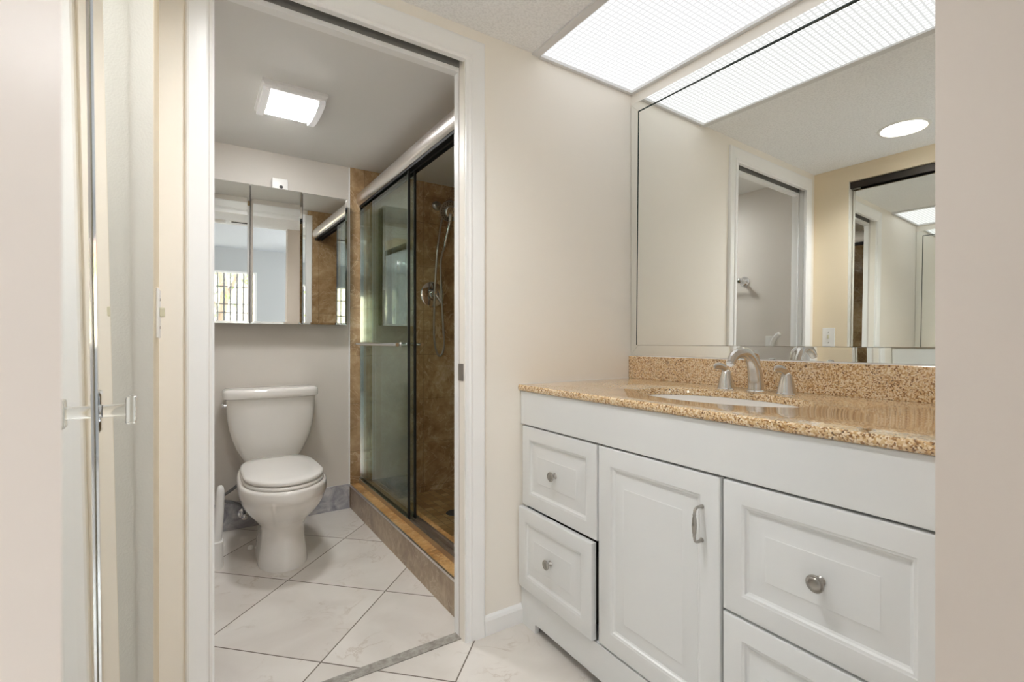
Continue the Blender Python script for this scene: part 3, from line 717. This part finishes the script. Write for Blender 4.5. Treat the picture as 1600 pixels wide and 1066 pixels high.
# supply
sv = thing('water_supply_valve', 'chrome shut-off valve and braided hose low behind the toilet', 'valve', (0.243, YB - 0.012, 0.075))
mesh('escutcheon', lathe(NB(), [(0.030, 0), (0.029, 0.004), (0.018, 0.008), (0, 0.009)], (0.243, YB - 0.0112, 0.085), (0, -1, 0), 24), M['chrome'], sv, 50)
b = lathe(NB(), [(0.008, 0), (0.008, 0.040), (0.012, 0.042), (0.012, 0.056), (0, 0.057)], (0.243, YB - 0.018, 0.085), (0, -1, 0), 16)
mesh('body', b, M['chrome'], sv, 50)
mesh('handle', lathe(NB(), [(0, 0), (0.012, 0.001), (0.017, 0.008), (0.017, 0.014), (0.011, 0.020), (0, 0.021)], (0.243, YB - 0.076, 0.085), (0, -1, 0), 20), M['chrome'], sv, 50)
mesh('hose', tube(NB(), spline([(0.243, YB - 0.062, 0.094), (0.236, YB - 0.065, 0.135), (0.190, YB - 0.07, 0.170), (0.140, YB - 0.07, 0.188), (0.128, YB - 0.07, 0.205), (0.150, YB - 0.07, 0.222), (0.205, YB - 0.075, 0.262), (0.250, YB - 0.080, 0.330), (0.262, YB - 0.085, 0.400)], 8), 0.0080, 10), M['hose'], sv, 60)
# slim white stand beside the toilet
st = thing('toilet_brush_stand', 'slim white plastic stand with rounded top beside the toilet', 'toilet brush', (0.085, 2.67, 0))
b = NB(); R = []
for z, hx, hy, cx in ((0.0, 0.046, 0.046, 0.060), (0.008, 0.047, 0.047, 0.060), (0.09, 0.045, 0.044, 0.061), (0.12, 0.045, 0.043, 0.062), (0.122, 0.040, 0.038, 0.062)):
    R.append(sup(cx + 0.016, 2.67, z, hx, hy, 3.2, 40))
loft(b, R); mesh('holder', b, M['plastic'], st, 40)
R = []
for z, hx, hy, cx in ((0.122, 0.028, 0.028, 0.074), (0.20, 0.022, 0.024, 0.085), (0.28, 0.019, 0.022, 0.092), (0.345, 0.017, 0.020, 0.095), (0.366, 0.014, 0.016, 0.095), (0.376, 0.008, 0.009, 0.095), (0.378, 0.001, 0.001, 0.095)):
    R.append(sup(cx + 0.016, 2.67, z, hx, hy, 2.4, 32))
mesh('handle', loft(NB(), R), M['plastic'], st, 50)

# ------------------------------------------------------------------ mirrored medicine cabinet
mc = thing('medicine_cabinet', 'three-door mirrored medicine cabinet over the toilet', 'cabinet', (0.40, YB - 0.05, 1.158))
ED = [0.004, 0.2685, 0.5395, 0.798]; CZB, CZT = 1.158, 1.930
mesh('body', B(ED[0] + 0.004, ED[3] - 0.004, YB - 0.085, YB - 0.0005, CZB + 0.004, CZT - 0.004), M['gap_shade'], mc)  # body coloured dark so the gaps between doors read as shadow
for i in range(3):
    x0, x1 = ED[i] + 0.0020, ED[i + 1] - 0.0020
    tl, tn = (0.0125, 0.0) , (0.0, 0.0)
    tiltz = (0.0222, 0.0222, 0.0105)[i]; turnx = (0.000, 0.002, 0.0)[i]
    def Q(x, z, d): return (x, YB - 0.095 - tiltz * (z - CZB - 0.38) * 1.0 - turnx * (x - x0) + d, z)
    rg = []
    for ins, dp in ((0.0, 0.006), (0.0, 0.0018), (0.012, 0.0)):
        rg.append([Q(x0 + ins, CZB + ins, dp), Q(x1 - ins, CZB + ins, dp), Q(x1 - ins, CZT - ins, dp), Q(x0 + ins, CZT - ins, dp)])
    dr = mesh('door', loft(NB(), rg), M['mirror'], mc)
    c4 = ((x0 + 0.006, CZB + 0.004), (x1 - 0.006, CZB + 0.004), (x1 - 0.006, CZT - 0.004), (x0 + 0.006, CZT - 0.004))
    mesh('backing', loft(NB(), [[Q(x, z, 0.0062) for x, z in c4], [Q(x, z, 0.0085) for x, z in c4]]), M['gap_shade'], dr)
af = thing('air_freshener', 'small white air freshener box standing on top of the mirrored cabinet', 'air freshener', (0.424, YB - 0.045, CZT - 0.004))
b = NB(); box(b, 0.382, 0.466, YB - 0.066, YB - 0.024, CZT - 0.003, CZT + 0.070, bev=0.005)
mesh('case', b, M['plastic'], af, 40)
mesh('nozzle', lathe(NB(), [(0, 0), (0.010, 0), (0.008, 0.003), (0, 0.0035)], (0.430, YB - 0.0655, CZT + 0.022), (0, -1, 0), 16), M['vent_dark'], af)

# ------------------------------------------------------------------ bathroom ceiling fixture
bl = thing('bath_ceiling_light', 'rectangular white fan light with a glowing lens on the bathroom ceiling', 'ceiling light', (0.38, 2.43, ZC - 0.004))
LX0, LX1, LY0, LY1 = 0.245, 0.510, 2.265, 2.585; ZB = ZC - 0.004
b = NB()
R = []
for z, k in ((ZB, 0.0), (ZB - 0.012, 0.0), (ZB - 0.020, 0.010), (ZB - 0.024, 0.030)):
    R.append([(LX0 + k, LY0 + k, z), (LX1 - k, LY0 + k, z), (LX1 - k, LY1 - k, z), (LX0 + k, LY1 - k, z)])
loft(b, R); mesh('housing', b, M['trim'], bl)
b = NB(); R = []
for i in range(9):   # gently curved lens
    u = i / 8; yv = LY0 + 0.060 + u * (LY1 - LY0 - 0.090); zz = ZB - 0.028 - 0.016 * math.sin(PI * u)
    R.append([(LX0 + 0.040, yv, ZB - 0.022), (LX1 - 0.040, yv, ZB - 0.022), (LX1 - 0.042, yv, zz), (LX0 + 0.042, yv, zz)])
loft(b, R); mesh('lens', b, M['lens'], bl, 60)
for xa, xb in ((LX0 + 0.006, LX0 + 0.034), (LX1 - 0.034, LX1 - 0.006)):
    b = NB(); R = []
    for i in range(7):
        u = i / 6; yv = LY0 + 0.030 + u * (LY1 - LY0 - 0.050); zz = ZB - 0.030 - 0.022 * math.sin(PI * (0.10 + 0.80 * u))
        R.append([(xa, yv, ZB - 0.020), (xb, yv, ZB - 0.020), (xb, yv, zz), (xa, yv, zz)])
    loft(b, R); mesh('side_lens', b, M['side_lens'], bl, 60)

# ------------------------------------------------------------------ shower
curb = mesh('shower_curb', B(0.838, 1.009, TA + 0.0105, YB - 0.0045, 0.0, 0.138), M['trav_curb'])
curb['kind'] = 'structure'
mesh('cap', B(0.842, 1.010, TA + 0.0105, YB - 0.0045, 0.1382, 0.150), M['trav_cap'], curb)
b = NB(); box(b, 0.8335, 0.8375, TA + 0.0105, YB - 0.0115, 0.139, 0.1508); box(b, 0.8375, 0.8418, TA + 0.0105, YB - 0.0115, 0.1385, 0.1508)
mesh('edge_trim', b, M['rail'], curb)
sh = thing('shower_enclosure', 'sliding tinted glass shower doors with a rounded satin header on the tiled curb', 'shower doors', (0.93, 2.36, 0.150))
ysh0, ysh1 = TA + 0.0108, YB - 0.0048
prof = [(0.965, 1.928), (0.965, 2.010), (0.955, 2.022), (0.935, 2.026), (0.912, 2.022), (0.893, 2.010), (0.881, 1.990), (0.877, 1.968), (0.880, 1.946), (0.890, 1.930), (0.896, 1.928), (0.896, 1.940), (0.957, 1.940), (0.957, 1.928)]
mesh('header_rail', loft(NB(), [[(x, ysh0, z) for x, z in prof], [(x, ysh1, z) for x, z in prof]]), M['rail'], sh, 40)
b = NB(); box(b, 0.8972, 0.900, ysh0, ysh1, 1.915, 1.9398); box(b, 0.924, 0.932, ysh0, ysh1, 1.915, 1.9398); box(b, 0.952, 0.9562, ysh0, ysh1, 1.915, 1.9398)
mesh('glass_channel', b, M['black'], sh)
b = NB(); box(b, 0.893, 0.962, ysh0, ysh1, 0.1502, 0.158); box(b, 0.893, 0.898, ysh0, ysh1, 0.158, 0.176); box(b, 0.924, 0.931, ysh0, ysh1, 0.158, 0.172); box(b, 0.957, 0.962, ysh0, ysh1, 0.158, 0.170)
mesh('bottom_track', b, plain('track_bronze', (0.50, 0.44, 0.38, 1), 0.35, 1.0), sh)
mesh('wall_jamb', B(0.897, 0.958, ysh1 - 0.018, ysh1, 0.1765, 1.914), M['chrome'], sh)
for (gx, yn, yf, bx, sgn) in ((0.912, 2.322, 3.118, 0.864, -1), (0.942, 2.315, 3.118, 0.996, 1)):
    gp = mesh('glass_panel', B(gx - 0.004, gx + 0.004, yn + 0.010, yf, 0.162, 1.936), M['glass'], sh)
    mesh('edge_seal', B(gx - 0.0055, gx + 0.0055, yn, yn + 0.0098, 0.162, 1.936), M['black'], gp)
    tb = tube(NB(), [Vector((bx, y, 1.042)) for y in (2.36, 2.5, 2.8, 3.10)], 0.0095, 14)
    for y in (2.42, 3.06):
        lathe(tb, [(0.013, 0), (0.013, 0.006), (0.007, 0.010), (0.007, abs(bx - gx) - 0.004)], (gx + sgn * 0.0045, y, 1.042), (sgn, 0, 0), 16)
    mesh('towel_bar', tb, M['chrome'], gp, 50)
# shower fittings on the back wall
YT = YB - 0.004
sh2 = thing('shower_fixture', 'chrome combination shower head with hand shower and looping hose on the brown tile', 'shower head', (1.43, YT, 1.98))
mesh('wall_flange', lathe(NB(), [(0.034, 0), (0.032, 0.006), (0.020, 0.016), (0.012, 0.020), (0, 0.021)], (1.436, YT - 0.0003, 2.010), (0, -1, 0), 28), M['pewter'], sh2, 50)
mesh('arm', tube(NB(), spline([(1.436, YT - 0.015, 2.010), (1.437, YT - 0.06, 2.006), (1.440, YT - 0.10, 1.985), (1.444, YT - 0.125, 1.965)], 6), 0.0095, 12), M['pewter'], sh2, 60)
ax = Vector((-0.10, -0.86, -0.42)).normalized(); o = Vector((1.462, YT - 0.150, 1.945))
mesh('head', lathe(NB(), [(0.020, -0.030), (0.034, -0.022), (0.066, -0.006), (0.072, 0.004), (0.070, 0.012), (0.060, 0.014), (0.042, 0.012), (0.040, 0.012)], o, ax, 40), M['pewter'], sh2, 40)
b = NB(); a_, b_ = frame_of(ax)
for rr, n in ((0.048, 18), (0.060, 22)):
    for i in range(n):
        lathe(b, [(0.0034, 0.012), (0.0030, 0.0155), (0, 0.016)], o + (a_ * math.cos(2 * PI * i / n) + b_ * math.sin(2 * PI * i / n)) * rr, ax, 8)
mesh('nozzles', b, M['black'], sh2)
hs = NB(); lathe(hs, [(0.020, 0.012), (0.036, 0.016), (0.038, 0.026), (0.032, 0.031), (0.020, 0.030), (0.018, 0.027), (0, 0.028)], o, ax, 32)
tube(hs, spline([o + Vector((0, -0.015, -0.030)), o + Vector((-0.006, -0.020, -0.080)), o + Vector((-0.018, 0.004, -0.170)), o + Vector((-0.026, 0.020, -0.240))], 6), interp([(0, 0.013), (0.4, 0.0125), (0.8, 0.011), (1, 0.009)]), 14)
mesh('hand_shower', hs, M['chrome'], sh2, 50)
h0 = o + Vector((-0.026, 0.020, -0.240)); YH = YT - 0.075
hp = spline([h0, (1.432, YH, 1.60), (1.440, YH, 1.35), (1.452, YH, 1.15), (1.456, YH, 1.02), (1.430, YH, 0.958), (1.400, YH, 0.990), (1.382, YH, 1.10), (1.386, YH, 1.35), (1.400, YH, 1.60), (1.418, YH - 0.01, 1.80), (1.436, YT - 0.115, 1.955)], 10)
mesh('hose', tube(NB(), hp, 0.0072, 10), M['pewter'], sh2, 60)
vl = thing('shower_valve', 'round chrome shower valve plate with lever on the brown tile', 'shower valve', (1.402, YT, 1.385))
mesh('plate', lathe(NB(), [(0.088, 0), (0.088, 0.003), (0.080, 0.008), (0.040, 0.012), (0.032, 0.030), (0, 0.031)], (1.402, YT - 0.0003, 1.385), (0, -1, 0), 48), M['chrome'], vl, 40)
b = lathe(NB(), [(0.030, 0.030), (0.031, 0.040), (0.026, 0.056), (0.010, 0.060), (0, 0.060)], (1.402, YT, 1.385), (0, -1, 0), 28)
tube(b, spline([(1.402, YT - 0.048, 1.385), (1.418, YT - 0.058, 1.362), (1.440, YT - 0.062, 1.325)], 5), interp([(0, 0.014), (0.6, 0.010), (1, 0.007)]), 12)
mesh('lever', b, M['chrome'], vl, 50)
dn = tag(mesh('shower_drain', lathe(NB(), [(0, 0), (0.052, 0), (0.050, 0.003), (0.030, 0.0022), (0, 0.002)], (1.335, 2.66, 0.0122), seg=32), M['vent_dark'], None, 40), 'dark round drain in the shower mosaic floor', 'drain')

# ------------------------------------------------------------------ bathroom left wall, seen in the vanity mirror
tb = thing('towel_bar', 'chrome towel bar on the grey bathroom side wall, seen in the vanity mirror', 'towel bar', (XL, 2.30, 1.525))
for y in (1.962, 2.60):
    mesh('post', lathe(NB(), [(0.036, 0), (0.036, 0.005), (0.030, 0.010), (0.026, 0.012), (0.018, 0.018), (0.012, 0.026), (0.011, 0.048), (0.018, 0.052), (0.020, 0.068), (0.012, 0.076), (0, 0.077)], (XL, y, 1.525), (1, 0, 0), 24), M['chrome'], tb, 50)
mesh('bar', tube(NB(), [Vector((XL + 0.060, y, 1.525)) for y in (1.962, 2.2, 2.6)], 0.008, 12), M['chrome'], tb, 50)
gh = thing('wall_handle', 'white curved handle on a wall plate by the bathroom doorway, seen in the vanity mirror', 'handle', (XL, 1.74, 1.08))
mesh('plate', B(XL, XL + 0.014, 1.745, 1.800, 0.985, 1.135, bev=0.003), M['plastic'], gh)
mesh('grip', tube(NB(), spline([(XL + 0.012, 1.755, 1.00), (XL + 0.036, 1.745, 1.04), (XL + 0.046, 1.735, 1.085), (XL + 0.055, 1.710, 1.125), (XL + 0.062, 1.680, 1.150)], 6), 0.0135, 14), M['plastic'], gh, 60)
